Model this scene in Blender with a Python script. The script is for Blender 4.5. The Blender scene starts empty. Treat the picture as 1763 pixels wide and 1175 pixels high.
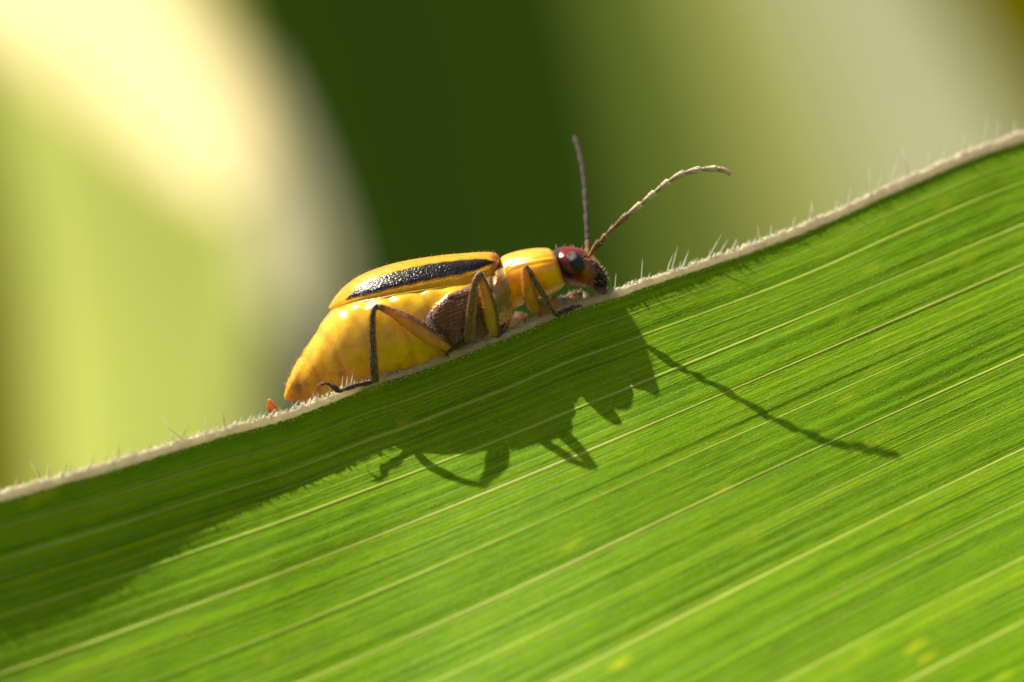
# Macro photograph of a yellow striped beetle on the edge of a maize leaf.  1 Blender unit = 1 millimetre.
import bpy, math, random
import numpy as np
from mathutils import Vector
random.seed(7); RNG = np.random.default_rng(11)
scene = bpy.context.scene
scene.unit_settings.system = 'METRIC'; scene.unit_settings.scale_length = 0.001
COL = scene.collection

# ------------------------------------------------------------------ camera
D = 120.0                                   # lens to the plane of focus
FOCUS_Y = 0.05
cam = bpy.data.cameras.new('camera'); cam_o = bpy.data.objects.new('camera', cam); COL.objects.link(cam_o)
cam_o.location = (0, -D, 0); cam_o.rotation_euler = (math.radians(90), 0, 0)
cam.sensor_width = 36.0; cam.lens = 36.0 * D / 17.63
cam.clip_start = 5.0; cam.clip_end = 200000.0
cam.dof.use_dof = True; cam.dof.focus_distance = D + FOCUS_Y
APERTURE = 3.2                              # opening of the lens in millimetres
cam.dof.aperture_fstop = cam.lens * 0.001 / APERTURE
scene.camera = cam_o

# ------------------------------------------------------------------ sky and sun
SUN = Vector((-0.59, 0.22, 1.0)).normalized()    # towards the sun: high, to the left, a little behind the leaf
world = bpy.data.worlds.new('World'); scene.world = world; world.use_nodes = True
wn = world.node_tree.nodes; wl = world.node_tree.links
sky = wn.new('ShaderNodeTexSky'); sky.sky_type = 'NISHITA'; sky.sun_disc = False
sky.dust_density = 3.0; sky.ozone_density = 0.6
sky.sun_elevation = math.asin(SUN.z); sky.sun_rotation = math.atan2(SUN.x, SUN.y)
wl.new(sky.outputs[0], wn['Background'].inputs['Color']); wn['Background'].inputs['Strength'].default_value = 0.068
sl = bpy.data.lights.new('sun', 'SUN'); sl.energy = 5.0; sl.angle = math.radians(0.7); sl.color = (1.0, 0.95, 0.86)
so = bpy.data.objects.new('sun', sl); COL.objects.link(so)
so.rotation_euler = SUN.to_track_quat('Z', 'Y').to_euler(); so.location = SUN * 400
scene.view_settings.view_transform = 'Standard'; scene.view_settings.look = 'None'
scene.view_settings.gamma = 1.0; scene.view_settings.exposure = 0.78
scene.view_settings.use_white_balance = True; scene.view_settings.white_balance_temperature = 7600; scene.view_settings.white_balance_tint = 8
scene.render.engine = 'CYCLES'
scene.cycles.use_denoising = True
scene.cycles.max_bounces = 10; scene.cycles.transmission_bounces = 6; scene.cycles.transparent_max_bounces = 8
scene.cycles.caustics_reflective = False; scene.cycles.caustics_refractive = False
scene.cycles.sample_clamp_indirect = 8.0

# ------------------------------------------------------------------ helpers
def P(px, py, y=0.0):
    """a point of the place seen at photograph pixel (px, py), standing at depth y"""
    k = (D + y) / D
    return np.array([(px - 881.5) / 100 * k, y, (587.5 - py) / 100 * k])
def sstep(a, b, x):
    t = np.clip((np.asarray(x, float) - a) / (b - a), 0, 1); return t * t * (3 - 2 * t)
def nrm(v):
    v = np.asarray(v, float); return v / (np.linalg.norm(v) + 1e-12)
def catmull(pts, n):
    """n samples through the points (rows), chord-length spaced"""
    p = np.asarray(pts, float); m = len(p)
    key = np.r_[0, np.cumsum(np.linalg.norm(np.diff(p[:, :3], axis=0), axis=1) + 1e-6)]
    return interp_cr(key, p, np.linspace(0, key[-1], n))
def interp_cr(key, p, t):
    key = np.asarray(key, float); p = np.asarray(p, float)
    tan = np.zeros_like(p)
    tan[1:-1] = (p[2:] - p[:-2]) / (key[2:] - key[:-2])[:, None]
    tan[0] = (p[1] - p[0]) / (key[1] - key[0]); tan[-1] = (p[-1] - p[-2]) / (key[-1] - key[-2])
    i = np.clip(np.searchsorted(key, t, 'right') - 1, 0, len(key) - 2)
    h = (key[i + 1] - key[i])[:, None]; s = ((t - key[i])[:, None]) / h
    return ((2*s**3 - 3*s**2 + 1) * p[i] + (s**3 - 2*s**2 + s) * h * tan[i] +
            (-2*s**3 + 3*s**2) * p[i + 1] + (s**3 - s**2) * h * tan[i + 1])
def mesh_obj(name, verts, faces, mat, parent=None, smooth=True, col=None, prm=None, uv=None):
    me = bpy.data.meshes.new(name)
    me.from_pydata([tuple(map(float, v)) for v in verts], [], [tuple(map(int, f)) for f in faces])
    if smooth: me.polygons.foreach_set('use_smooth', [True] * len(me.polygons))
    for nm, arr in (('col', col), ('prm', prm)):
        if arr is not None:
            a = me.color_attributes.new(nm, 'FLOAT_COLOR', 'POINT')
            full = np.ones((len(verts), 4), np.float32); full[:, :3] = arr
            a.data.foreach_set('color', full.ravel())
    if uv is not None:
        l = me.uv_layers.new(name='UVMap'); idx = np.empty(len(me.loops), np.int32)
        me.loops.foreach_get('vertex_index', idx)
        l.data.foreach_set('uv', np.asarray(uv, np.float32)[idx].ravel())
    me.update(); me.materials.append(mat)
    o = bpy.data.objects.new(name, me); COL.objects.link(o)
    if parent is not None:
        o.parent = parent
    return o
def grid_faces(nu, nv, wrap=False):
    """grid with nu rows of nv vertices"""
    f = []
    m = nv if wrap else nv - 1
    for i in range(nu - 1):
        for j in range(m):
            a = i * nv + j; b = i * nv + (j + 1) % nv
            f.append((a, b, b + nv, a + nv))
    return f
def tag(o, label=None, cat=None, group=None, kind=None):
    for k, v in (('label', label), ('category', cat), ('group', group), ('kind', kind)):
        if v: o[k] = v
    return o
def empty(name, loc=(0, 0, 0)):
    o = bpy.data.objects.new(name, None); COL.objects.link(o); o.empty_display_size = 0.3
    return o                                # things are modelled in place; the Empty stays at the origin
def tube(path, rad, flat=1.0, n=12, up=(0, 1, 0), cap=True):
    """lofted tube: path (m,3), radii (m,); flat squeezes it along 'up'. returns verts, faces, ring angle"""
    p = np.asarray(path, float); m = len(p)
    t = np.gradient(p, axis=0); V = []; A = []
    for i in range(m):
        ti = nrm(t[i]); s = nrm(np.cross(ti, up)); u = np.cross(s, ti)
        a = np.linspace(0, 2 * np.pi, n, endpoint=False)
        r = rad[i]
        V.append(p[i] + np.outer(np.cos(a) * r, s) + np.outer(np.sin(a) * r * flat, u)); A.append(a)
    V = np.concatenate(V); F = grid_faces(m, n, True)
    if cap:
        F = [tuple(reversed(f)) for f in F]
        V = np.vstack([V, p[0] - nrm(t[0]) * rad[0] * .5, p[-1] + nrm(t[-1]) * rad[-1] * .5]); k = m * n
        for j in range(n):
            F.append((k, (j + 1) % n, j)[::-1]); F.append((k + 1, (m - 1) * n + j, (m - 1) * n + (j + 1) % n)[::-1])
    return V, F
class Hairs:
    def __init__(s): s.v = []; s.f = []; s.n = 0
    def add(s, base, d, length, r, bend=(0, 0, 0)):
        base = np.asarray(base, float); d = nrm(d); bend = np.asarray(bend, float)
        x = nrm(np.cross(d, (0.3, 0.9, 0.31))); y = np.cross(d, x)
        for k, (t, q) in enumerate(((0, 1), (.5, .75), (1, .12))):
            c = base + d * length * t + bend * length * t * t
            for j in range(3):
                a = j * 2.0944
                s.v.append(c + (x * math.cos(a) + y * math.sin(a)) * r * q)
        b = s.n
        for k in (0, 3):
            for j in range(3): s.f.append((b+k+j, b+k+(j+1) % 3, b+k+3+(j+1) % 3, b+k+3+j))
        s.f.append((b+6, b+7, b+8)); s.n += 9
    def build(s, name, mat, parent): return mesh_obj(name, s.v, s.f, mat, parent)

# ------------------------------------------------------------------ materials
def new_mat(name):
    m = bpy.data.materials.new(name); m.use_nodes = True
    nt = m.node_tree; b = nt.nodes['Principled BSDF']
    return m, nt, b
class N:
    """tiny node helper"""
    def __init__(s, nt): s.nt = nt
    def node(s, typ, **kw):
        n = s.nt.nodes.new('ShaderNode' + typ)
        for k, v in kw.items(): setattr(n, k, v)
        return n
    def link(s, a, b): s.nt.links.new(a, b)
    def noise(s, vec, scale, detail=3, rough=.5):
        n = s.node('TexNoise'); n.inputs['Scale'].default_value = scale; n.inputs['Detail'].default_value = detail
        n.inputs['Roughness'].default_value = rough
        if vec is not None: s.link(vec, n.inputs['Vector'])
        return n.outputs['Fac']
    def mapping(s, vec, scale, loc=(0, 0, 0)):
        n = s.node('Mapping'); n.inputs['Scale'].default_value = scale; n.inputs['Location'].default_value = loc
        s.link(vec, n.inputs['Vector']); return n.outputs[0]
    def ramp(s, fac, stops):
        n = s.node('ValToRGB'); e = n.color_ramp.elements
        while len(e) < len(stops): e.new(0.5)
        for i, (p, c) in enumerate(stops):
            e[i].position = p; e[i].color = (*c, 1) if len(c) == 3 else c
        s.link(fac, n.inputs[0]); return n.outputs[0]
    def mix(s, fac, a, b, mode='MIX'):
        n = s.node('Mix', data_type='RGBA', blend_type=mode)
        for val, inp in ((fac, n.inputs[0]), (a, n.inputs[6]), (b, n.inputs[7])):
            if hasattr(val, 'default_value'): s.link(val, inp)
            else: inp.default_value = val if not isinstance(val, tuple) else (*val, 1)
        return n.outputs[2]
    def math(s, op, a, b=0.0, c=0.0):
        n = s.node('Math', operation=op)
        for val, inp in ((a, n.inputs[0]), (b, n.inputs[1]), (c, n.inputs[2])):
            if hasattr(val, 'default_value'): s.link(val, inp)
            else: inp.default_value = val
        return n.outputs[0]
    def bump(s, h, dist, strength=1.0, normal=None):
        n = s.node('Bump'); n.inputs['Distance'].default_value = dist; n.inputs['Strength'].default_value = strength
        s.link(h, n.inputs['Height'])
        if normal is not None: s.link(normal, n.inputs['Normal'])
        return n.outputs[0]
def S(b, **kw):
    for k, v in kw.items(): b.inputs[k.replace('_', ' ')].default_value = v

def shell_material(name, bump_scale, bump_dist, sss_radius=(.35, .20, .05)):
    """insect skin: colour from the attribute col; prm = (roughness, subsurface, fine relief)"""
    m, nt, b = new_mat(name); g = N(nt)
    ca = g.node('Attribute', attribute_name='col'); pa = g.node('Attribute', attribute_name='prm')
    tc = g.node('TexCoord').outputs['Object']
    sp = g.node('SeparateColor'); g.link(pa.outputs['Color'], sp.inputs[0])
    n1 = g.noise(tc, 5.0, 4, .6); n2 = g.noise(tc, bump_scale, 3, .65)
    v1 = g.ramp(n1, [(0.35, (.90, .82, .75)), (0.6, (1.05, 1.06, 1.06))])
    g.link(g.mix(1.0, ca.outputs['Color'], v1, 'MULTIPLY'), b.inputs['Base Color'])
    g.link(sp.outputs[0], b.inputs['Roughness']); g.link(sp.outputs[1], b.inputs['Subsurface Weight'])
    g.link(g.math('MULTIPLY', sp.outputs[1], .7), b.inputs['Coat Weight']); b.inputs['Coat Roughness'].default_value = .07
    b.inputs['Subsurface Radius'].default_value = sss_radius; b.inputs['Subsurface Scale'].default_value = 1.0
    S(b, IOR=1.5)
    h = g.math('MULTIPLY', n2, sp.outputs[2])
    g.link(g.bump(h, bump_dist), b.inputs['Normal'])
    return m
M = {}
M['body'] = shell_material('beetle_skin', 38, 0.05)
M['leg'] = shell_material('beetle_leg_skin', 60, 0.03, (.18, .07, .015))
def elytra_material():
    m, nt, b = new_mat('wing_case_skin'); g = N(nt)
    ca = g.node('Attribute', attribute_name='col'); pa = g.node('Attribute', attribute_name='prm')
    sp = g.node('SeparateColor'); g.link(pa.outputs['Color'], sp.inputs[0])
    tc = g.node('TexCoord').outputs['Object']
    vo = g.node('TexVoronoi', feature='SMOOTH_F1'); g.link(g.mapping(tc, (.6, 1, 1)), vo.inputs['Vector'])
    vo.inputs['Scale'].default_value = 42
    n1 = g.noise(tc, 30, 3, .6)
    g.link(g.mix(1.0, ca.outputs['Color'], g.ramp(g.noise(tc, 6, 4), [(0.3, (.82, .78, .75)), (.7, (1.08, 1.08, 1.08))]), 'MULTIPLY'), b.inputs['Base Color'])
    g.link(sp.outputs[0], b.inputs['Roughness']); g.link(sp.outputs[1], b.inputs['Subsurface Weight'])
    b.inputs['Subsurface Radius'].default_value = (.2, .08, .02); b.inputs['Subsurface Scale'].default_value = 1; b.inputs['Specular IOR Level'].default_value = .4
    h = g.math('ADD', g.math('MULTIPLY', vo.outputs[0], 1.0), g.math('MULTIPLY', n1, .6))
    h = g.math('MULTIPLY', h, sp.outputs[2])
    g.link(g.bump(h, .03), b.inputs['Normal'])
    S(b, Coat_Weight=.0)
    return m
M['elytra'] = elytra_material()
def simple(name, col, rough=.5, trans=0.0, tcol=None, sss=0.0, rad=(.1, .08, .05), noise=0.0, nscale=8.0, bump=0.0, spec=.5):
    m, nt, b = new_mat(name); g = N(nt); tc = g.node('TexCoord').outputs['Object']
    n = g.noise(tc, nscale, 4, .6)
    lo = tuple(c * (1 - noise) for c in col); hi = tuple(min(1, c * (1 + noise)) for c in col)
    c = g.ramp(n, [(.3, lo), (.7, hi)]); g.link(c, b.inputs['Base Color'])
    S(b, Roughness=rough, Subsurface_Weight=sss); b.inputs['Subsurface Radius'].default_value = rad
    b.inputs['Subsurface Scale'].default_value = 1; b.inputs['Specular IOR Level'].default_value = spec
    if bump: g.link(g.bump(n, bump), b.inputs['Normal'])
    if trans:
        t = g.node('BsdfTranslucent'); t.inputs[0].default_value = (*(tcol or col), 1)
        mx = g.node('MixShader'); mx.inputs[0].default_value = trans
        g.link(b.outputs[0], mx.inputs[1]); g.link(t.outputs[0], mx.inputs[2])
        g.link(mx.outputs[0], nt.nodes['Material Output'].inputs['Surface'])
    return m
M['seta'] = simple('golden_bristle', (.70, .52, .28), .35, .4, noise=.15)
M['dark_seta'] = simple('dark_bristle', (.10, .06, .03), .3)
M['hair'] = simple('pale_leaf_hair', (.75, .78, .70), .3, .5, noise=.1)
M['green_hair'] = simple('green_leaf_hair', (.22, .27, .12), .35, .4, noise=.2)
M['margin'] = simple('pale_leaf_margin', (.74, .66, .53), .30, .55, (.95, .87, .68), noise=.30, nscale=9, bump=.05)
M['papilla'] = simple('leaf_papilla', (.80, .86, .45), .12, .3, noise=.1)
M['vein'] = simple('leaf_vein', (.42, .55, .07), .45, .3, (.5, .6, .08), noise=.18, nscale=1.2)
M['fine_vein'] = simple('fine_leaf_vein', (.30, .46, .03), .45, .3, (.4, .5, .05), noise=.25, nscale=1.5)
M['scrap'] = simple('orange_scrap', (.85, .36, .12), .55, .5, (.9, .42, .12), noise=.3, nscale=12, bump=.02)
def eye_material():
    m, nt, b = new_mat('compound_eye'); g = N(nt); tc = g.node('TexCoord').outputs['Object']
    vo = g.node('TexVoronoi'); vo.inputs['Scale'].default_value = 62; g.link(tc, vo.inputs['Vector'])
    S(b, Base_Color=(.012, .011, .012, 1), Roughness=.28)
    g.link(g.bump(vo.outputs['Distance'], .012), b.inputs['Normal']); return m
M['eye'] = eye_material()
def blade_material(name, dark, mid, light, trans=.35, fine=True, tcol=None):
    """maize blade: UV in millimetres (u along, v across)"""
    m, nt, b = new_mat(name); g = N(nt)
    uv = g.node('UVMap').outputs[0]
    s1 = g.noise(g.mapping(uv, (.05, 7.5, 1)), 1.0, 4, .65)         # narrow parallel stripes
    s2 = g.noise(g.mapping(uv, (.03, 1.3, 1), (5, 2, 0)), 1.0, 3, .6)
    pt = g.noise(g.mapping(uv, (1.0, 1.7, 1)), .9, 5, .65)         # blotches
    cell = g.noise(g.mapping(uv, (3.0, 9, 1)), 1.0, 3, .6)
    f = g.math('ADD', g.math('MULTIPLY', s1, .55), g.math('ADD', g.math('MULTIPLY', s2, .25), g.math('ADD', g.math('MULTIPLY', pt, .25), g.math('MULTIPLY', cell, .15))))
    c = g.ramp(f, [(.44, dark), (.60, mid), (.78, light)])
    if fine:                                                      # cell grain and hair-fine lines
        gr = g.noise(g.mapping(uv, (14, 30, 1)), 1.0, 2, .6); ln = g.noise(g.mapping(uv, (.12, 22, 1), (1, 7, 0)), 1.0, 2, .5)
        c = g.mix(1.0, c, g.ramp(g.math('ADD', g.math('MULTIPLY', gr, .45), g.math('MULTIPLY', ln, .55)), [(.36, (.76, .80, .74)), (.64, (1.26, 1.20, 1.24))]), 'MULTIPLY')
    vo = g.node('TexVoronoi'); vo.inputs['Scale'].default_value = 1.0
    g.link(g.mapping(uv, (.75, 1.5, 1)), vo.inputs['Vector'])
    spot = g.ramp(g.math('ADD', vo.outputs['Distance'], g.math('MULTIPLY', g.math('SUBTRACT', cell, .5), .25)), [(.03, (1, 1, 1)), (.20, (0, 0, 0))])
    gate = g.ramp(g.noise(g.mapping(uv, (.35, .5, 1), (3, 1, 0)), 1.0, 2), [(.42, (0, 0, 0)), (.60, (1, 1, 1))])
    c = g.mix(g.math('MULTIPLY', g.math('MULTIPLY', spot, gate), .85), c, (light[0] * 1.7, light[1] * 1.25, light[2] * 1.2))
    g.link(c, b.inputs['Base Color']); S(b, Roughness=.62 if fine else .7); b.inputs['Specular IOR Level'].default_value = .06 if fine else .04
    h = g.math('ADD', g.math('MULTIPLY', s1, .8), g.math('MULTIPLY', cell, .5))
    if fine:
        g.link(g.bump(h, .05, .8), b.inputs['Normal'])
    t = g.node('BsdfTranslucent')
    g.link(g.mix(1.0, c, tcol or (1.5, 1.6, .6), 'MULTIPLY'), t.inputs[0])
    mx = g.node('MixShader'); mx.inputs[0].default_value = trans
    g.link(b.outputs[0], mx.inputs[1]); g.link(t.outputs[0], mx.inputs[2])
    g.link(mx.outputs[0], nt.nodes['Material Output'].inputs['Surface'])
    return m
M['blade'] = blade_material('maize_blade', (.058, .150, .004), (.126, .290, .006), (.235, .400, .014), .28)

# ------------------------------------------------------------------ ground, far below
def soil():
    m, nt, b = new_mat('soil'); g = N(nt); tc = g.node('TexCoord').outputs['Object']
    c = g.ramp(g.noise(tc, .02, 8, .65), [(.3, (.07, .045, .028)), (.7, (.17, .12, .075))])
    g.link(c, b.inputs['Base Color']); S(b, Roughness=.95)
    g.link(g.bump(g.noise(tc, .06, 8), 8.0), b.inputs['Normal']); return m
R_ = 60000.0
n_ = 40
gx = np.sign(np.linspace(-1, 1, n_)) * np.abs(np.linspace(-1, 1, n_)) ** 3 * R_
gv = [(x, y, -1100 + 30 * math.sin(x * .004) * math.cos(y * .005)) for x in gx for y in gx]
tag(mesh_obj('ground', gv, [tuple(reversed(f)) for f in grid_faces(n_, n_)], soil()), kind='structure')

# ------------------------------------------------------------------ the maize leaf in focus
EDGE = [(-300, 942), (-150, 902), (0, 859), (100, 831), (200, 803), (300, 772), (400, 743), (480, 722), (560, 693), (640, 662), (700, 644), (760, 621),
        (820, 599), (880, 577), (940, 550), (1000, 527), (1060, 509), (1120, 488), (1200, 462), (1280, 435), (1360, 406), (1440, 373),
        (1520, 336), (1600, 301), (1680, 267), (1763, 239), (1900, 190), (2050, 138)]
def YE_px(px):
    x = (np.asarray(px, float) - 881.5) / 100
    return np.interp(x, [-40, -9, -5, -2.5, 0, 1.4, 2.4, 6.3, 9, 40], [-15, -3.3, -1.35, -.30, .30, .72, 1.05, 2.9, 4.3, 17])
ep = np.array([P(a, b, float(YE_px(a))) for a, b in EDGE])
_k = np.linspace(-12, 12, 400)
_ez = interp_cr(ep[:, 0], ep[:, 2:3], np.clip(_k, ep[0, 0], ep[-1, 0]))[:, 0]
_ey = np.interp(_k, ep[:, 0], ep[:, 1])
def _smooth(a, w):
    k = np.hanning(w); k /= k.sum(); return np.convolve(np.pad(a, w // 2, mode='reflect', reflect_type='odd'), k, 'same')[w // 2:-(w // 2)]
_ey = _smooth(_ey, 61); _ez = _smooth(_ez, 13)
_sel = (_k > -11.5) & (_k < 11.5); _k = _k[_sel]; _ey = _ey[_sel]; _ez = _ez[_sel]
def _ext(x, a):
    x = np.asarray(x, float); y = np.interp(x, _k, a)
    sl_ = (a[20] - a[0]) / (_k[20] - _k[0]); sr = (a[-1] - a[-21]) / (_k[-1] - _k[-21])
    return y + np.where(x < _k[0], (x - _k[0]) * sl_ * 0.85, 0) + np.where(x > _k[-1], (x - _k[-1]) * sr * 0.85, 0)
def EZ(x): return _ext(x, _ez)
def EY(x): return _ext(x, _ey)
XS = np.unique(np.r_[np.linspace(-70, -11, 40), np.arange(-11, 11.001, .055), np.linspace(11, 70, 40)])
VS = np.unique(np.r_[np.arange(0, 1.0, .03), np.arange(1.0, 13, .05), np.linspace(13, 40, 50)])
VEIN_V = [0.42, 0.86, 1.66, 2.45, 3.30, 4.18, 5.05, 5.95, 6.9, 7.9, 9.0, 10.2, 11.6, 13.2, 15]
MAJOR = [0, 1, 1, 1, 0, 1, 0, 1, 0, 1, 1, 1, 1, 1, 1]
Xg, Vg = np.meshgrid(XS, VS, indexing='ij')
Fx = 1.04 - .15 * np.tanh(Xg / 6.5) + .02 * np.tanh(-(Xg + 8) / 3)
Dg = Vg * Fx
KK = 0.86
_L = (1 - sstep(-2.0, 2.5, Xg)) * .60 + (1 - sstep(1.5, 6, Xg)) * .35 + .05
_d1 = np.interp(Xg, [-9, -6, -4, -1, 2, 9], [2.4, 1.55, 1.0, .8, .75, .5])
_strip = 1 - sstep(_d1 * .25, _d1 * 2.0, Dg)
_km = .405 - .125 * sstep(-5.5, -2.0, Xg)
slope = KK - (KK - _km) * np.clip(_L, 0, 1) * _strip + .04 * np.sin(Xg * .33 + 1.2) * sstep(1, 4, Dg)
slope = slope + .55 * sstep(3, 9, Dg)
Gd = np.zeros_like(Dg); Gd[:, 1:] = np.cumsum((slope[:, 1:] + slope[:, :-1]) * .5 * np.diff(Dg, axis=1), axis=1)
# slight pleats between the veins, low waves along the blade
vv = np.asarray(VEIN_V)
pleat = np.zeros_like(Vg)
for i, v0 in enumerate(VEIN_V):
    pleat -= .022 * (.5 + .5 * MAJOR[i]) * np.exp(-((Vg - v0) / .16) ** 2)
_rv = np.linspace(0, 41, 900); _rn = _smooth(RNG.normal(0, 1, 900), 7); _rn2 = _smooth(RNG.normal(0, 1, 900), 5)
_wob = Vg + .05 * np.sin(Xg * .4 + Vg)
pleat += (1 - .5 * sstep(2, 5, Vg)) * (.016 * np.interp(_wob, _rv, _rn) + .012 * np.interp(Vg, _rv, _rn2) * np.sin(Xg * .35 + Vg * 3)) * sstep(.2, .6, Vg)
pleat += .02 * np.sin(Xg * .5 + Vg * 1.7) * np.sin(Vg * 1.1 + Xg * .23) * sstep(.5, 2, Vg)
_zs = np.polyval(np.polyfit(_k, _ez, 2), np.clip(Xg, -14, 14)) + np.where(Xg > 14, (Xg - 14) * .36, 0) + np.where(Xg < -14, (Xg + 14) * .30, 0)
_wz = sstep(.1, 2.2, Vg)                                          # the edge wanders, the veins run straighter
Yg = EY(Xg) - Gd - pleat * .6
Zg = (1 - _wz) * EZ(Xg) + _wz * _zs - Dg + pleat * .5
LEAF_V = np.stack([Xg, Yg, Zg], -1)
def LS(x, v):
    """point(s) on the leaf"""
    x = np.asarray(x, float); v = np.asarray(v, float)
    i = np.clip(np.searchsorted(XS, x, 'right') - 1, 0, len(XS) - 2); j = np.clip(np.searchsorted(VS, v, 'right') - 1, 0, len(VS) - 2)
    a = ((x - XS[i]) / (XS[i + 1] - XS[i]))[..., None]; b = ((v - VS[j]) / (VS[j + 1] - VS[j]))[..., None]
    return (LEAF_V[i, j] * (1-a) * (1-b) + LEAF_V[i+1, j] * a * (1-b) + LEAF_V[i, j+1] * (1-a) * b + LEAF_V[i+1, j+1] * a * b)
def LN(x, v):
    e = .06; du = LS(x + e, v) - LS(x - e, v); dv = LS(x, np.maximum(v, e) + e) - LS(x, np.maximum(v, e) - e)
    n = np.cross(dv, du); n /= np.linalg.norm(n, axis=-1, keepdims=True)
    return np.where(n[..., 1:2] > 0, -n, n)

leaf = tag(empty('maize_leaf'), 'bright green maize leaf with parallel pale veins and a hairy white edge', 'leaf')
mesh_obj('blade', LEAF_V.reshape(-1, 3), grid_faces(len(XS), len(VS)), M['blade'], leaf, uv=np.stack([Xg, Vg], -1).reshape(-1, 2))
fine_v = [v for v in np.arange(.2, 9.2, .135) + RNG.normal(0, .025, 67)[:len(np.arange(.2, 9.2, .135))] if np.min(np.abs(v - vv)) > .05]
for v0, mj in list(zip(VEIN_V, MAJOR)) + [(v, 2) for v in fine_v]:
    xs = np.unique(np.r_[np.linspace(-60, -11, 12), np.arange(-11, 11.01, .18), np.linspace(11, 60, 12)])
    ww = {0: .016, 1: .027, 2: random.uniform(.006, .013)}[mj]
    w = ww * (1 + .25 * np.sin(xs * .9 + v0 * 3)) * (1 + .03 * v0)
    vw = v0 + .008 * np.sin(xs * .6 + v0 * 5)
    rows = []
    for s_, h_ in ((-1, -.006), (-.55, .5), (0, .75), (.55, .5), (1, -.006)):
        q = vw + s_ * w; rows.append(LS(xs, q) + LN(xs, q) * ((h_ * w * .4) if h_ > 0 else h_)[:, None] if h_ > 0 else LS(xs, q) + LN(xs, q) * h_)
    V_ = np.stack(rows, 1)
    mesh_obj('vein', V_.reshape(-1, 3), grid_faces(len(xs), 5), M['vein'] if mj < 2 else M['fine_vein'], leaf)
# pale cartilage margin, a lumpy bead along the edge
xs = np.unique(np.r_[np.linspace(-60, -11, 20), np.arange(-11, 11.01, .035), np.linspace(11, 60, 20)])
ml = RNG.normal(0, 1, len(xs)); ml = np.convolve(ml, [.2, .6, .2], 'same')
ml2 = _smooth(RNG.normal(0, 1, len(xs)), 31)
base = LS(xs, np.zeros_like(xs)); rows = []
mw = .064 + .024 * ml2 + .022 * sstep(2, 9, np.abs(xs + .5)) + .018 * sstep(2, 7, xs)
for a in np.linspace(0, 2 * np.pi, 12, endpoint=False):
    jit = 1 + .13 * RNG.normal(0, 1, len(xs))
    up_ = np.cos(a) * mw * jit + .02 + np.where(np.cos(a) > .6, .016 * ml, 0); dp_ = np.sin(a) * .06 * jit
    rows.append(base + np.stack([-.33 * up_, dp_ - .35 * up_ * 0, up_], -1))
mesh_obj('margin', np.stack(rows, 1).reshape(-1, 3), grid_faces(len(xs), 12, True), M['margin'], leaf)
# tiny teeth along the margin
te = Hairs()
for x in np.arange(-10.5, 10.5, .07):
    x = x + random.uniform(-.03, .03); b_ = LS(x, 0.0) + np.array([-.03, random.uniform(-.05, .04), .085])
    te.add(b_, (random.uniform(-.1, .5), random.uniform(-.4, .1), 1), random.uniform(.02, .085), random.uniform(.012, .04))
tag(te.build('margin_teeth', M['margin'], leaf), kind='stuff')
fz = Hairs()
for _ in range(1500):
    x = random.uniform(-10.5, 10.5); b_ = LS(x, 0.0) + np.array([-.03, random.uniform(-.06, .05), random.uniform(-.02, .11)])
    fz.add(b_, (random.uniform(-.6, .7), random.uniform(-.9, .2), random.uniform(.3, 1)), random.uniform(.03, .12), .006)
for _ in range(170):
    x = random.uniform(-10.5, 10.5); b_ = LS(x, 0.0) + np.array([-.03, random.uniform(-.05, .05), .07])
    fz.add(b_, (random.uniform(-.3, .8), random.uniform(-.5, .5), 1), random.uniform(.08, .26), random.uniform(.005, .008), (random.uniform(-.4, .5), random.uniform(-.3, .3), random.uniform(-.3, .1)))
tag(fz.build('margin_fuzz', M['hair'], leaf), kind='stuff')
# the longer hairs of the margin, one by one: (px of foot, length mm, lean x, curve, green?)
HAIRS = [(75, .34, -.25, -.25, 0), (88, .22, -.1, .1, 0), (112, .24, .35, 0, 1), (122, .17, .3, 0, 1), (160, .26, .3, 0, 1), (182, .16, .4, 0, 1), (208, .30, .05, 0, 1),
         (260, .12, .3, 0, 1), (300, .14, .2, 0, 1), (318, .26, .25, .1, 1), (322, .62, -1.6, .25, 0), (360, .22, -.1, 0, 0), (392, .26, -.1, 0, 1), (430, .14, .5, 0, 0),
         (447, .15, .4, 0, 1), (468, .14, .8, 0, 0), (482, .28, .35, 0, 1), (491, .26, .25, 0, 1), (508, .15, .6, 0, 0), (540, .13, .7, 0, 0), (600, .18, .1, 0, 0), (592, .22, .1, 0, 0),
         (608, .19, .15, 0, 0), (820, .22, .35, 0, 0), (829, .24, .3, 0, 0), (868, .34, .45, 0, 0), (939, .20, .12, 0, 0), (998, .20, .0, 0, 0), (1008, .16, -.1, 0, 0), (1063, .26, .03, .03, 0),
         (1108, .36, .06, 0, 0), (1152, .30, .25, .1, 0), (1160, .40, .25, 0, 0), (1178, .30, .4, 0, 0), (1222, .46, .55, 0, 0), (1240, .3, .6, 0, 0), (1312, .26, -.15, 0, 0), (1330, .2, .1, 0, 0),
         (1398, .38, .1, 0, 0), (1405, .22, -.1, 0, 0), (1440, .18, .3, 0, 0), (1462, .3, .2, 0, 0), (1500, .46, .0, 0, 0), (1512, .3, .25, 0, 0), (1535, .45, .3, 0, 0), (1570, .56, -.25, 0, 0), (1600, .3, .1, 0, 0),
         (1660, .36, .1, 0, 0), (1700, .52, .1, 0, 0), (1722, .38, .05, 0, 0), (1748, .3, .15, 0, 0), (30, .15, .2, 0, 0), (230, .12, .5, 0, 1), (415, .12, .4, 0, 0), (1265, .2, .3, 0, 0), (1368, .22, .2, 0, 0), (1625, .26, .2, 0, 0)]
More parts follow.
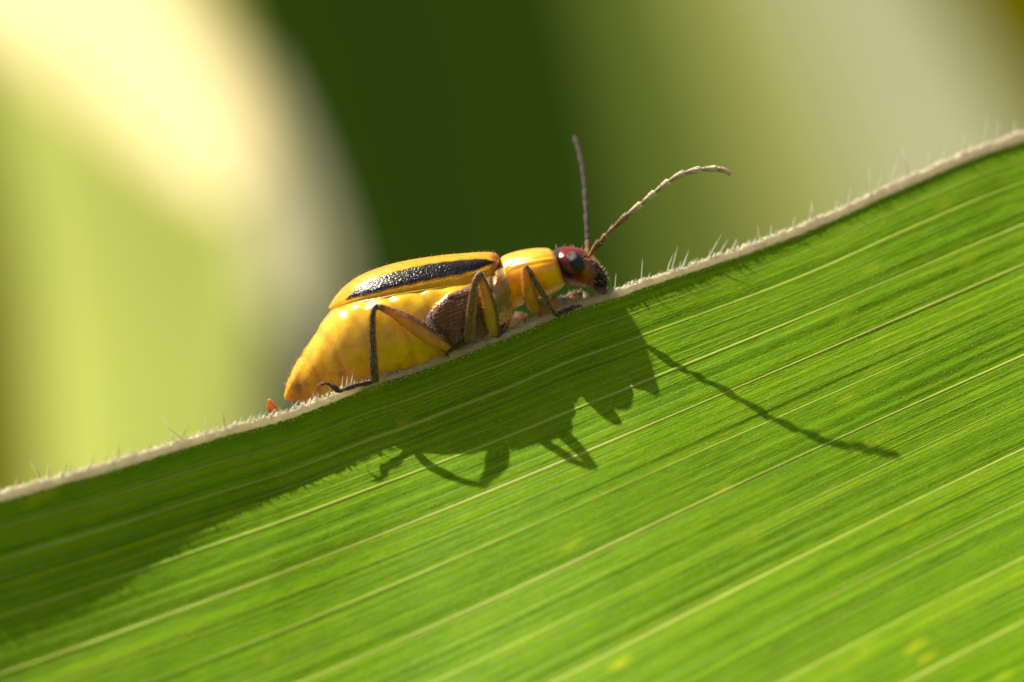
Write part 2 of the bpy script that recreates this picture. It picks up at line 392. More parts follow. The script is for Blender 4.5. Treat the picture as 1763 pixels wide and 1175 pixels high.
for px, ln, lx, cv, gr in HAIRS:
    y0 = float(YE_px(px)); x0 = P(px, 0, y0)[0]; b_ = LS(x0, 0.0) + np.array([-.04, random.uniform(-.04, .04), .07])
    h = Hairs(); h.add(b_, (lx, random.uniform(-.25, .25), 1), ln + .05, .0125 if not gr else .009, (cv, 0, cv * .3))
    h.build('hair', M['green_hair' if gr else 'hair'], leaf)
# glossy papillae on the blade, in rows between the veins
pv = []; pf = []
OCT = np.array([(1, 0, 0), (-1, 0, 0), (0, 1, 0), (0, -1, 0), (0, 0, 1), (0, 0, -1)], float)
OF = [(0, 2, 4), (2, 1, 4), (1, 3, 4), (3, 0, 4), (2, 0, 5), (1, 2, 5), (3, 1, 5), (0, 3, 5)]
px_, pvv, pr_ = [], [], []
for v0 in np.r_[.05, .085, np.arange(.15, 8.5, .075)]:
    st = .055 if v0 < .1 else .095
    x = np.arange(-9.5, 9.6, st); x = x + RNG.uniform(-.4, .4, len(x)) * st
    keep = RNG.random(len(x)) < (.9 if v0 < .1 else .55 if v0 > .5 else .35); x = x[keep]
    px_.append(x); pvv.append(v0 + RNG.normal(0, .012, len(x))); pr_.append(RNG.uniform(.011, .017, len(x)) if v0 < .1 else RNG.uniform(.0045, .0095, len(x)))
px_ = np.concatenate(px_); pvv = np.clip(np.concatenate(pvv), .02, 20); pr_ = np.concatenate(pr_)
pc = LS(px_, pvv) + LN(px_, pvv) * (pr_ * .5)[:, None]
pv = (pc[:, None, :] + OCT[None] * pr_[:, None, None]).reshape(-1, 3)
pf = (np.arange(len(pc))[:, None, None] * 6 + np.array(OF)[None]).reshape(-1, 3)
tag(mesh_obj('papillae', pv, pf, M['papilla'], leaf), kind='stuff')

# ------------------------------------------------------------------ the beetle
beetle = tag(empty('beetle'), 'swollen yellow beetle with black striped wing cases walking up the leaf edge', 'beetle')
def YC(x): return .68 + .03 * x + .10 * float(sstep(-.5, 1.2, x))                                     # middle plane of the body (mm)
# stations: top px, bottom px, half width
ST = [((489, 682), (490, 688), .04), ((495, 657), (504, 692), .22), ((511, 624), (530, 694), .42), ((532, 589), (566, 697), .68), ((560, 547), (610, 700), .90),
      ((592, 513.5), (664, 694), 1.02), ((648, 486), (715, 676), 1.07), ((702, 482), (755, 650), 1.06), ((750, 470), (785, 622), 1.0), ((790, 463), (806, 604), .97),
      ((822, 459), (832, 587), .92), ((846, 457), (858, 566), .82), ((858, 458), (880, 546), .66), ((861, 447), (886, 534), .64), ((868, 439.5), (893, 528), .62),
      ((890, 432), (914, 520), .73), ((920, 427), (944, 510), .80), ((941, 427), (962, 501), .71), ((948, 430), (969, 493), .61), ((952, 433), (972, 487), .50),
      ((953, 431.5), (971, 487.5), .52), ((958, 427.5), (974, 490), .58), ((968, 424.5), (980, 491.5), .61), ((984, 424.5), (992, 492.5), .62), ((1000, 428.5), (1005, 494), .55),
      ((1010, 434.5), (1015, 496), .43), ((1021, 445), (1023, 497), .33), ((1031, 457), (1029, 500), .25), ((1040, 470), (1034, 502), .18), ((1045, 482), (1040, 502), .10), ((1046, 490), (1043, 498), .03)]
key = np.arange(len(ST), dtype=float)
arr = np.array([[a[0], a[1], b[0], b[1], w] for a, b, w in ST])
SS = np.concatenate([np.linspace(0, 12, 150)[:-1], np.linspace(12, 20, 90)[:-1], np.linspace(20, 30, 90)])
ar = interp_cr(key, arr, SS); ar[:, 4] = np.maximum(ar[:, 4], .015)
NR = 128; ph = np.linspace(0, 2 * np.pi, NR, endpoint=False)
BV = np.zeros((len(SS), NR, 3)); BPX = np.zeros((len(SS), NR, 2)); BN = np.zeros((len(SS), NR, 3))
def inpoly(px, py, poly):
    """signed distance (positive inside), in px"""
    poly = np.asarray(poly, float); d = np.full(px.shape, 1e9); ins = np.zeros(px.shape, bool)
    for k in range(len(poly)):
        a = poly[k]; b = poly[(k + 1) % len(poly)]; e = b - a
        t = np.clip(((px - a[0]) * e[0] + (py - a[1]) * e[1]) / (e @ e), 0, 1)
        d = np.minimum(d, np.hypot(px - a[0] - t * e[0], py - a[1] - t * e[1]))
        c = ((a[1] > py) != (b[1] > py)) & (px < (b[0] - a[0]) * (py - a[1]) / (b[1] - a[1] + 1e-9) + a[0]); ins ^= c
    return np.where(ins, d, -d)
EL = [((859, 443), (858, 462), .44), ((854, 438), (852, 470), .60), ((843, 436), (842, 479), .76), ((825, 436.2), (824, 486), .88), ((800, 438), (798, 492), .97), ((760, 441.5), (760, 497), 1.03), ((720, 447), (720, 503), 1.05),
      ((680, 455), (680, 510), 1.03), ((645, 465.5), (645, 517), .97), ((615, 479), (618, 522), .85), ((592, 496), (596, 527), .65), ((577, 513), (582, 530.5), .42), ((569, 525), (572, 532), .22), ((566, 530), (567, 532.5), .08)]
ek = np.arange(len(EL), dtype=float); ea = np.array([[a[0], a[1], b[0], b[1], w] for a, b, w in EL])
ES = np.linspace(0, len(EL) - 1, 190); er = interp_cr(ek, ea, ES)
WSC = .78
for i, s in enumerate(SS):
    tx, ty, bx, by, w = ar[i]
    xm = ((tx + bx) / 2 - 881.5) / 100; yc = YC(xm)
    T = P(tx, ty, yc); B = P(bx, by, yc); c = (T + B) / 2; h = (T - B) / 2
    cs, sn = np.cos(ph), np.sin(ph)
    egg = np.where(cs > 0, 1.0, 1.0 - .46 * (-cs) * (1 if s < 12 else .4))  # narrower belly
    e_ = .78 + .14 * float(sstep(9.5, 12.5, s))
    csx = np.sign(cs) * np.abs(cs) ** e_; snx = np.sign(sn) * np.abs(sn) ** e_
    lat = snx * egg * w
    pxr = (tx + bx) / 2 + csx * (tx - bx) / 2; pyr = (ty + by) / 2 + csx * (ty - by) / 2
    ev = er[::-1]; e_top = np.interp(pxr, ev[:, 0], ev[:, 1]); e_edge = np.interp(pxr, ev[:, 2], ev[:, 3]); e_w = np.interp(pxr, ev[:, 2], ev[:, 4]) * WSC
    fr_ = np.clip((pyr - e_top) / (e_edge - e_top), 0, 1)
    lim = e_w * np.sqrt(np.clip(1 - (1 - fr_) ** (2 / 1.15), 0, 1)) ** .85 - .03 + np.clip(pyr - e_edge + 3.5, 0, 40) * .014 + np.clip(625 - pxr, 0, 99) * .03 * sstep(-1, 9, pyr - e_edge)
    lim = np.where((pxr > 575) & (pxr < 852) & (s < 12.2), np.maximum(lim, .01), 9)
    lat = np.sign(lat) * np.minimum(np.abs(lat), lim)
    BV[i] = c + np.outer(csx, h) + np.outer(-lat, (-.03, 1, 0) / np.hypot(1, .03))
    BN[i] = nrm(h)[None] * cs[:, None] * w + np.outer(-sn, (-.03, 1, 0)) * np.linalg.norm(h)
    BN[i] /= np.linalg.norm(BN[i], axis=1, keepdims=True)
    BPX[i, :, 0] = (tx + bx) / 2 + csx * (tx - bx) / 2; BPX[i, :, 1] = (ty + by) / 2 + csx * (ty - by) / 2
BX, BY = BPX[..., 0], BPX[..., 1]
Sg = np.repeat(SS[:, None], NR, 1); PHI = np.repeat(ph[None], len(SS), 0)
side = np.abs(np.sin(PHI)); 
off = np.zeros_like(Sg)
META = [(735, 548), (744, 530), (770, 508), (812, 490), (836, 480), (846, 474), (846, 530), (840, 575), (815, 596), (785, 602), (760, 592), (741, 572)]
MESO = [(848, 476), (856, 462), (862, 462), (871, 480), (880, 505), (874, 522), (862, 538), (850, 545), (846, 520)]
dm = inpoly(BX, BY, META) ; dms = inpoly(BX, BY, MESO)
latmask = side > .30
off += .075 * sstep(-2, 7, dm) * latmask + .03 * sstep(-2, 5, dms) * latmask
crease = np.exp(-((BY - (520 - (BX - 745) * .12)) / 2.0) ** 2) * sstep(2, 10, dm); off -= .035 * crease
for s0, d_ in ((1.55, .020), (2.6, .018), (3.7, .018), (4.9, .016), (6.1, .014), (7.2, .01)):      # abdominal rings
    t = (Sg + .25 * np.cos(PHI * 2) - s0) / .13
    off -= d_ * np.exp(-t ** 2) * sstep(0, 1, np.abs(t) + .4); off += .006 * np.exp(-((t - 2.2) / 1.4) ** 2)
lr = np.minimum(np.abs(PHI - 1.12), np.abs(2 * np.pi - PHI - 1.12))
off += .008 * np.exp(-(lr / .07) ** 2) * sstep(14, 14.6, Sg) * (1 - sstep(17.2, 18.5, Sg))
off -= .010 * np.exp(-((lr - .12) / .05) ** 2) * sstep(14, 14.6, Sg) * (1 - sstep(17.2, 18, Sg))
off += .010 * np.sin(BX * .09 + 3 * PHI) * np.sin(PHI * 4 + BX * .05) * (Sg < 9)     # soft dents of the swollen belly
off += .02 * RNG.normal(0, 1, Sg.shape) * sstep(25.6, 27, Sg) * .6
BV = BV + BN * off[..., None]
# colours
def C(*c): return np.array(c, float)
YEL, ORA, BRN, OLV = C(.88, .56, .020), C(.84, .38, .014), C(.22, .070, .026), C(.34, .21, .075)
RED, BLK, FOX, MTH = C(.17, .008, .002), C(.007, .005, .005), C(.42, .13, .03), C(.022, .010, .008)
col = np.zeros(Sg.shape + (3,)); prm = np.zeros_like(col)
def lay(mask, c):
    global col
    col = col * (1 - mask[..., None]) + c * mask[..., None]
nz = np.sin(BX * .31 + PHI * 5) * np.sin(BY * .27 - PHI * 3) * .5 + np.sin(BX * .11 - BY * .17) * .5
col[:] = YEL
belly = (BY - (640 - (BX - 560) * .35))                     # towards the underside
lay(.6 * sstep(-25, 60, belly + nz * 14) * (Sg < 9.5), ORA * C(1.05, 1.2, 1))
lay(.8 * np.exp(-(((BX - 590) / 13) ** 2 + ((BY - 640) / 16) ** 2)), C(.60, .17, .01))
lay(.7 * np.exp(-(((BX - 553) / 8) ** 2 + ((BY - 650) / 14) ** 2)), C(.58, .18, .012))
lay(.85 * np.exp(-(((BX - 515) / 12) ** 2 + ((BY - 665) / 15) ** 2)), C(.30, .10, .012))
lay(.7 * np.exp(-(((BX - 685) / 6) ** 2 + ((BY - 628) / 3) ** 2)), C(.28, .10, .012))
for s0 in (1.55, 2.6, 3.7, 4.9, 6.1, 7.2):                   # seams between the belly rings, a little darker behind, paler in front
    t = (Sg + .25 * np.cos(PHI * 2) - s0) / .10
    lay(.38 * np.exp(-t ** 2) * (Sg < 8), C(.62, .25, .012)); lay(.30 * np.exp(-((t - 2) / 1.0) ** 2) * (Sg < 8), C(.92, .68, .10))
lay(.5 * sstep(8.2, 9.5, Sg) * (Sg < 12.4), C(.62, .24, .012))
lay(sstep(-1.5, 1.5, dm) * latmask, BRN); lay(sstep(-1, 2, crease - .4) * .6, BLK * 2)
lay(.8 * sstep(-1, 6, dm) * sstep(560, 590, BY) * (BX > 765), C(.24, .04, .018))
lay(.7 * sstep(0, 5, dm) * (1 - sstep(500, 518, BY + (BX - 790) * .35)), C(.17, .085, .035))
lay(sstep(-1, 2, dms) * latmask, OLV)
lay(.6 * sstep(11.2, 11.6, Sg) * (Sg < 12.6) * sstep(505, 530, BY), C(.50, .22, .025))
lay(1.0 * ((Sg > 11.5) & (Sg < 13.2) & (BY < 462)), C(.10, .035, .01))
pro = (Sg >= 13.0) & (Sg < 19.0)
lay(1.0 * pro, YEL * C(1.0, .86, .8)); lay(.75 * pro * sstep(465, 505, BY), ORA * C(1.1, 1.25, 1))
lay(.5 * pro * np.exp(-((lr - .10) / .03) ** 2) * (BX < 928), C(.35, .13, .01))
head = Sg >= 19.0
lay(1.0 * head, RED)
lay(head * (1 - sstep(20.9, 22.2, Sg + .25 * np.cos(PHI))), BLK)
lay(head * sstep(-.3, .6, 1 - np.hypot((BX - 969) / 15, (BY - 478) / 13) + .25 * nz), BLK)
lay(head * sstep(-.3, .6, 1 - np.hypot((BX - 956) / 9, (BY - 455) / 24)), BLK)
lay(.9 * head * sstep(482, 489, BY) * sstep(975, 982, BX), C(.20, .018, .002))
lay(.85 * head * sstep(1003, 1013, BX + .3 * (BY - 450)), FOX * C(.62, .5, .45))
lay(head * sstep(1021, 1029, BX + .35 * (BY - 470)), MTH)
yellowish = (Sg < 19) & (col[..., 0] > .3)
prm[..., 0] = np.where(yellowish, .13, .38); prm[..., 1] = np.where(yellowish, .75, .05); prm[..., 2] = np.where(yellowish, .10, .75)
prm[..., 0] = np.where(Sg < 2.2, .3, prm[..., 0])
prm[head, 0] = .10; prm[head, 1] = .05; prm[head, 2] = .12
mo = sstep(1012, 1024, BX) * head; prm[..., 0] += mo * .2; prm[..., 2] += mo * .8
bverts = BV.reshape(-1, 3); bf = grid_faces(len(SS), NR, True)
bverts = np.vstack([bverts, BV[0].mean(0), BV[-1].mean(0)]); k0 = len(SS) * NR
for j in range(NR):
    bf.append((k0, (j + 1) % NR, j)); bf.append((k0 + 1, (len(SS) - 1) * NR + j, (len(SS) - 1) * NR + (j + 1) % NR))
ext = lambda a: np.vstack([a.reshape(-1, 3), a[0, 0], a[-1, 0]])
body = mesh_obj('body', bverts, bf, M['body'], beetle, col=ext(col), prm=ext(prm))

# wing cases: suture to side edge
NVE = 64; fv = np.linspace(0, 1, NVE)
def wing_case(sgn):
    V = []; cc = []; pp = []
    for i, s in enumerate(ES):
        tx, ty, bx, by, w = er[i]; w = max(w, .02)
        xm = ((tx + bx) / 2 - 881.5) / 100; yc = YC(xm)
        w *= WSC; T = P(tx, ty, yc); B = P(bx, by, yc)
        a = fv * np.pi / 2
        f_lat = np.sin(a) ** .85; f_h = 1 - np.cos(a) ** 1.15
        pts = T + np.outer(f_h, B - T) + np.outer(sgn * f_lat * w + sgn * .004, (-.03, 1.0, 0))
        # raised bead at the side edge and a low rib above it
        nv_ = np.stack([np.zeros(NVE), sgn * np.sin(a), np.cos(a)], -1)
        o_ = +.014 * np.exp(-((fv - .985) / .022) ** 2) - .010 * np.exp(-((fv - .93) / .03) ** 2) + .003 * np.sin(fv * 26 + s * .25) * sstep(.05, .2, fv) * (1 - sstep(.7, .85, fv))
        o_ = o_ + .018 * np.exp(-((fv - .02) / .03) ** 2)
        V.append(pts + nv_ * o_[:, None])
        u = s / ES[-1]
        X = tx
        lo = np.interp(X, [592, 610, 640, 680, 740, 800, 835, 850], [.74, .60, .50, .43, .38, .36, .40, .56])
        hi = np.interp(X, [592, 610, 640, 680, 740, 800, 830, 850], [.76, .82, .83, .81, .77, .73, .66, .58])
        jag = .006 * np.sin(X * .9 + fv * 40) + .008 * np.sin(X * .23 + 2)
        st = sstep(lo - .035, lo + .03, fv + jag) * (1 - sstep(hi - .035, hi + .035, fv - jag)) * (1.0 if 592 < X < 851 else 0)
        # the stripe fades to brown in the middle of its lower half
        br = sstep(690, 720, X) * (1 - sstep(790, 820, X)) * sstep((lo + hi) / 2 - .02, hi - .05, fv) * .0
        base = np.repeat(C(.80, .36, .008)[None], NVE, 0)
        ed = sstep(.80, .95, fv)[:, None]; base = base * (1 - ed) + C(.82, .44, .012) * ed
        su = (1 - sstep(.0, .12, fv))[:, None] * .6; base = base * (1 - su) + C(.72, .26, .008) * su
        if X > 838: 
            q = sstep(838, 852, X) * .8; base = base * (1 - q) + C(.30, .08, .01) * q
        tipc = (1 - sstep(568, 600, X)) * .45; base = base * (1 - tipc) + C(.75, .40, .05) * tipc
        hl = np.exp(-((st - .5) / .3) ** 2)[:, None] * .45
        base = base * (1 - hl) + C(.35, .10, .01) * hl
        c = base * (1 - st[:, None]) + C(.004, .003, .003) * st[:, None]
        c = c * (1 - br[:, None]) + C(.30, .12, .02) * br[:, None]
        cc.append(c)
        pp.append(np.stack([np.where(st > .3, .22, .27), np.where(st > .3, 0, .45), .20 + .14 * sstep(.3, .7, st) + 0 * fv], -1))
    V = np.array(V); nu = len(ES)
    inner = V.copy(); ctr = V[:, :1, :] * 0
    for i in range(nu):
        a = fv * np.pi / 2
        inner[i] -= np.stack([np.zeros(NVE), sgn * np.sin(a), np.cos(a)], -1) * .025
    allv = np.vstack([V.reshape(-1, 3), inner.reshape(-1, 3)]); F = grid_faces(nu, NVE); k = nu * NVE
    F2 = [tuple(x + k for x in reversed(f)) for f in F]
    rim = [i for i in range(NVE)] + [i * NVE + NVE - 1 for i in range(1, nu)] + [(nu - 1) * NVE + j for j in range(NVE - 2, -1, -1)] + [i * NVE for i in range(nu - 2, 0, -1)]
    F3 = [(rim[q], rim[(q + 1) % len(rim)], rim[(q + 1) % len(rim)] + k, rim[q] + k) for q in range(len(rim))]
    FF = F + F2 + F3
    if sgn < 0: FF = [tuple(reversed(f)) for f in FF]
    cc = np.array(cc).reshape(-1, 3); pp = np.array(pp).reshape(-1, 3)
    return mesh_obj('wing_case', allv, FF, M['elytra'], beetle, col=np.vstack([cc, cc]), prm=np.vstack([pp, pp])), V
near_case, NCV = wing_case(-1); wing_case(1)

# eyes
def ellipsoid(c, axes, rad, n=28, m=18):
    V = []
    for i in range(m + 1):
        t = math.pi * i / m
        for j in range(n):
            p = 2 * math.pi * j / n
            q = np.array([math.sin(t) * math.cos(p) * rad[0], math.sin(t) * math.sin(p) * rad[1], math.cos(t) * rad[2]])
            V.append(np.asarray(c) + axes[0] * q[0] + axes[1] * q[1] + axes[2] * q[2])
    return V, grid_faces(m + 1, n, True)
for sg in (-1, 1):
    yh = YC(1.05)
    c = P(990.5, 452, yh + sg * .515)
    ax = [nrm((-.52, 0, .85)), nrm((.85, 0, .52)), np.array([0., 1., 0.])]
    V, F = ellipsoid(c, ax, (.205, .145, .15)); mesh_obj('eye', V, [tuple(reversed(f)) for f in F], M['eye'], beetle)

SETA = Hairs(); SILV = Hairs(); DSET = Hairs()
# legs: coxa and femur in the leg mesh, tibia and tarsus below it
def limb(name, pts, rads, colf, parent, flat=.8, n=14, m=44, rough=.3, sss=.3, up=(0, 1, 0), hair=0, hl=.07, hr=.0045, hdir=.55, rel=.5, hset=None):
    path = catmull(pts, m); t = np.linspace(0, 1, len(rads)); r = np.interp(np.linspace(0, 1, m), t, rads)
    r = _smooth(r, 7) if m > 20 else r
    r[0] = max(rads[0], .008); r[-1] = max(rads[-1], .008)
    V, F = tube(path, r, flat, n, up)
    tt = np.r_[np.repeat(np.linspace(0, 1, m), n), 0, 1]
    cen = np.vstack([np.repeat(path, n, 0), path[:1], path[-1:]]); rr = np.r_[np.repeat(r, n), r[0], r[-1]]
    rel_z = (V - cen) / rr[:, None]
    cl = np.array([colf(a, b) for a, b in zip(tt, rel_z)])
    pr = np.tile([rough, sss, rel], (len(V), 1))
    o = mesh_obj(name, V, F, M['leg'], parent, col=cl, prm=pr)
    tang = np.gradient(path, axis=0)
    for _ in range(hair):
        i = random.randrange(1, m - 1); j = random.randrange(n); q = V[i * n + j]; nn = nrm(q - path[i])
        (hset or SETA).add(q - nn * .004, nn * (1 - hdir) + nrm(tang[i]) * hdir, hl * random.uniform(.6, 1.3), hr)
    return o
AMB, DRK, OLI = C(.74, .28, .018), C(.055, .024, .012), C(.66, .31, .035)
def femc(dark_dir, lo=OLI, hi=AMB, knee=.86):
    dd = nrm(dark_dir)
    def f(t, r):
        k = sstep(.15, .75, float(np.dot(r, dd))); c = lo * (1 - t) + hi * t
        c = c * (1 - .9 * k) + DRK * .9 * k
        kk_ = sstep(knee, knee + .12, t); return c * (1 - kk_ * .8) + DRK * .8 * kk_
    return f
def tibc(edge=C(.34, .17, .06), core=C(.075, .036, .018)):
    def f(t, r):
        k = sstep(.45, 1.0, abs(r[0])); return core * (1 - k * .6) + edge * k * .6
    return f
def leg3(hip, femur, fr, tib, tr, tars, claw, dark_dir, near=True, coxa=None, femcol=None, tibcol=None):
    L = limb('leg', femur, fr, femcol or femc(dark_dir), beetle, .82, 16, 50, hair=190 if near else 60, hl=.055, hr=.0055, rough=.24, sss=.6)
    limb('tibia', tib, tr, tibcol or tibc(), L, .75, 12, 40, hair=260 if near else 80, hl=.06, hr=.0055, hdir=.75, rough=.32, sss=.1)
    T = None
    # tarsus: three swollen segments and a slim claw joint
    tp = catmull(tars, 60); rr = []
    for i in range(60):
        u = i / 59; k = (u * 3.4) % 1.0
        rr.append((.030 + .022 * math.sin(math.pi * min(1, k * 1.05)) ** .8) if u < .82 else .020 + .012 * (u - .82) / .18)
    T = limb('tarsus', tp, rr, lambda t, r: C(.05, .028, .015) * (1 - .5 * k_) + C(.2, .12, .05) * .5 * k_ if (k_ := sstep(.2, 1, -r[2])) is not None else DRK, L, .85, 10, 60, hair=70, hl=.05, rough=.3, sss=.05)
    for a in claw:
        V, F = tube(catmull(a, 10), np.linspace(.017, .005, 10), 1, 6); mesh_obj('claw', V, F, M['leg'], L, col=np.tile(C(.30, .08, .02), (len(V), 1)), prm=np.tile([.2, .1, 0], (len(V), 1)))
    if coxa: limb('coxa', coxa[0], coxa[1], coxa[2], L, .7, 14, 24, hair=60, hl=.05, rough=.35, sss=.05)
    return L
def pts(*a): return [P(*q) for q in a]
# hind, near side
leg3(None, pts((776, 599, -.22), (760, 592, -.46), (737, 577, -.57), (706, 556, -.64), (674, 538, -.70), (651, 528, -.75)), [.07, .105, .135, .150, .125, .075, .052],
     pts((650, 526, -.75), (643, 535, -.75), (641, 560, -.74), (641.5, 600, -.70), (644, 640, -.65), (646.5, 657, -.56)), [.045, .052, .058, .066, .074, .080, .070],
     pts((645, 656, -.50), (630, 659.5, -.52), (612, 664, -.60), (596, 669, -.66), (584, 673, -.70), (575, 667, -.74), (563, 661, -.78), (553, 662, -.80)),
     [pts((554, 661, -.80), (548, 663, -.82), (546.5, 669, -.83), (549, 673, -.83)), pts((555, 662, -.78), (551, 666, -.75), (551, 671, -.74), (554, 674, -.74))],
     (.55, 0, 1), coxa=(pts((743, 538, -.36), (740, 553, -.42), (748, 573, -.44), (761, 589, -.40), (775, 601, -.24)), [.05, .10, .14, .14, .10], lambda t, r: C(.055, .022, .012) * (1 + 1.2 * sstep(.2, .9, r[2]))))
# middle, near side
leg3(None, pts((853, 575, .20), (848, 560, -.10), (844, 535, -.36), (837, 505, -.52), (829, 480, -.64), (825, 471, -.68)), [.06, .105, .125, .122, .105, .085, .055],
     pts((827, 470, -.68), (820, 480, -.68), (815, 505, -.62), (811, 540, -.48), (808, 570, -.28), (806, 586, -.16)), [.045, .060, .072, .082, .090, .092, .075],
     pts((806, 586, -.14), (797, 593, -.12), (788, 597, -.12), (780, 599, -.12), (775, 601, -.13), (771, 605, -.14), (769, 612, -.15)),
     [pts((769, 611, -.15), (767, 616, -.16), (770, 619, -.17)), pts((770, 611, -.13), (773, 616, -.14), (776, 617, -.15))],
     (-.2, 0, 1), tibcol=tibc(C(.44, .26, .10), C(.16, .09, .045)), femcol=femc((.9, 0, .35), C(.70, .40, .07), C(.60, .28, .03)),
     coxa=(pts((872, 560, .35), (862, 570, .28), (852, 578, .20)), [.05, .09, .07], lambda t, r: C(.10, .05, .022)))
# fore, near side
leg3(None, pts((926, 534, .50), (918, 527, .26), (912, 512, .06), (908, 490, -.08), (905, 470, -.16), (905, 461, -.18)), [.06, .095, .108, .102, .09, .072, .050],
     pts((904, 459, -.18), (910, 465, -.18), (922, 486, -.1), (938, 512, .04), (951, 534, .18), (956, 542, .24)), [.040, .046, .048, .048, .050, .050, .042],
     pts((956, 543, .34), (964, 540, .40), (973, 536, .44), (983, 532, .48), (991, 529, .50), (998, 527, .52)),
     [pts((998, 527, .52), (1002, 527, .52), (1004, 530, .52)), pts((998, 527, .55), (1002, 528, .56), (1003, 531, .56))],
     (-.6, 0, .9), femcol=femc((-.3, 0, 1), C(.70, .34, .03), C(.62, .27, .02), .93),
     coxa=(pts((908, 515, .62), (922, 529, .56), (936, 536, .52), (947, 536, .5)), [.10, .13, .13, .07], lambda t, r: C(.36, .17, .04)))
# fore, far side
leg3(None, pts((950, 515, 1.15), (962, 524, 1.35), (975, 517, 1.5), (990, 507.5, 1.6), (1001, 505, 1.65)), [.07, .10, .115, .10, .07, .05],
     pts((1001, 504, 1.65), (1007, 509, 1.6), (1008, 522, 1.45), (1007, 540, 1.25)), [.045, .05, .055, .055], 
     pts((1007, 541, 1.22), (1014, 540, 1.22), (1024, 536, 1.24), (1034, 532, 1.26)), [pts((1034, 532, 1.26), (1038, 533, 1.26), (1039, 536, 1.26))], (.0, 0, 1.3), near=False, femcol=femc((0, 0, 1.4), C(.40, .24, .04), C(.36, .22, .05)))
# middle, far side (mostly hidden behind the leaf edge)
leg3(None, pts((872, 556, 1.15), (882, 552, 1.7), (895, 545, 2.2), (905, 548, 2.4)), [.08, .10, .09, .05],
     pts((905, 549, 2.4), (900, 565, 2.2), (890, 585, 1.7), (886, 600, 1.3)), [.045, .055, .06, .06],
     pts((886, 601, 1.28), (878, 606, 1.2), (868, 611, 1.1), (860, 616, 1.0)), [pts((860, 616, 1.0), (856, 619, .98), (857, 622, .98))], (0, 0, 1), near=False)
# hind, far side (hidden by the belly)
leg3(None, pts((790, 600, 1.1), (760, 590, 1.6), (715, 575, 2.2), (690, 572, 2.4)), [.09, .13, .13, .06],
     pts((690, 573, 2.4), (685, 600, 2.2), (682, 650, 1.5), (682, 680, 1.0)), [.045, .06, .07, .07],
     pts((682, 681, 1.0), (665, 690, .9), (648, 696, .85), (632, 702, .8)), [pts((632, 702, .8), (627, 704, .8), (628, 708, .8))], (0, 0, 1), near=False)

# antennae: eleven joints each
def antenna(path, colours, rad, hs):
    dense = catmull(path, 400); L = np.r_[0, np.cumsum(np.linalg.norm(np.diff(dense, axis=0), axis=1))]
    cuts = np.cumsum([0, 1.1, .55, .7, 1.15, 1.1, 1.1, 1.08, 1.05, 1.0, .95, .95]); cuts = cuts / cuts[-1] * L[-1]
    root = None
    for i in range(11):
        a, b = cuts[i], cuts[i + 1]
        q = np.linspace(a + .004, b + .006, 14); p = np.stack([np.interp(q, L, dense[:, k]) for k in range(3)], -1)
        u = np.linspace(0, 1, 14); r0 = rad * (1.05 if i == 0 else .85 if i < 3 else 1.0) * (1 - .035 * max(0, i - 8))
        r = r0 * (.48 + .62 * u ** .8); r[-1] *= .66; r[-2] *= .93
        if i == 10: r = r0 * (.62 + .45 * np.sin(u * math.pi) ** .7) * (1 - .45 * u)
        V, F = tube(p, r, 1, 10)
        c0, c1 = colours(i); cl = np.outer(1 - np.r_[np.repeat(u, 10), 0, 1], c0) + np.outer(np.r_[np.repeat(u, 10), 0, 1], c1)
        o = mesh_obj('antenna' if i == 0 else 'antenna_segment', V, F, M['leg'], beetle if i == 0 else root, col=cl, prm=np.tile([.6, .02, .8], (len(V), 1)))
        if i == 0: root = o
        tg = nrm(p[-1] - p[0])
        for _ in range(34 if i > 0 else 16):
            k = random.randrange(1, 13); j = random.randrange(10); q_ = V[k * 10 + j]; nn = nrm(q_ - p[k])
            hs.add(q_ - nn * .003, nn * .35 + tg * .75, random.uniform(.035, .065), .0038)
near_c = lambda i: (C(.40, .17, .03), C(.10, .045, .018)) if i == 0 else (C(.13, .06, .025), C(.30, .20, .11)) if i < 4 else (C(.32, .25, .18), C(.80, .72, .58))
far_c = lambda i: (C(.42, .20, .03), C(.12, .05, .015)) if i == 0 else (C(.014, .007, .004), C(.045, .026, .014))
antenna(pts((1016, 440, .70), (1027, 424, .62), (1048, 401, .52), (1080, 371, .38), (1112, 345, .24), (1142, 320, .17), (1168, 303, .15), (1198, 293.5, .18), (1228, 291, .18), (1246, 293.5, .18), (1258, 301, .18)), near_c, .062, SETA)
antenna(pts((1012, 438, 1.28), (1011.5, 420, 1.40), (1010, 390, 1.65), (1008.5, 350, 1.98), (1006, 315, 2.26), (1001, 280, 2.55), (995, 255, 2.78), (988, 235, 2.95)), far_c, .050, DSET)

# mouth feelers and jaws
for sg in (-1, 1):
    yh = YC(1.5)
    for q, r, c in ((((1028, 492, yh + sg * .16), (1034, 499, yh + sg * .2), (1039, 503, yh + sg * .2), (1045, 500, yh + sg * .17)), [.035, .045, .04, .022], C(.10, .02, .008)),
                 (((1022, 492, yh + sg * .22), (1028, 500, yh + sg * .27), (1035, 505, yh + sg * .25)), [.03, .035, .018], C(.12, .03, .01))):
        limb('palp', pts(*q), r, (lambda cc: lambda t, rr: cc)(c), beetle, 1, 10, 24, hair=26, hl=.06, rough=.2, sss=.1)
    V, F = ellipsoid(P(1037, 477, yh + sg * .10), [nrm((.6, 0, -.8)), nrm((.8, 0, .6)), np.array([0., 1., 0.])], (.13, .075, .10), 16, 10)
    mesh_obj('jaw', V, [tuple(reversed(f)) for f in F], M['leg'], beetle, col=np.tile(C(.012, .008, .007), (len(V), 1)), prm=np.tile([.12, .0, .1], (len(V), 1)))
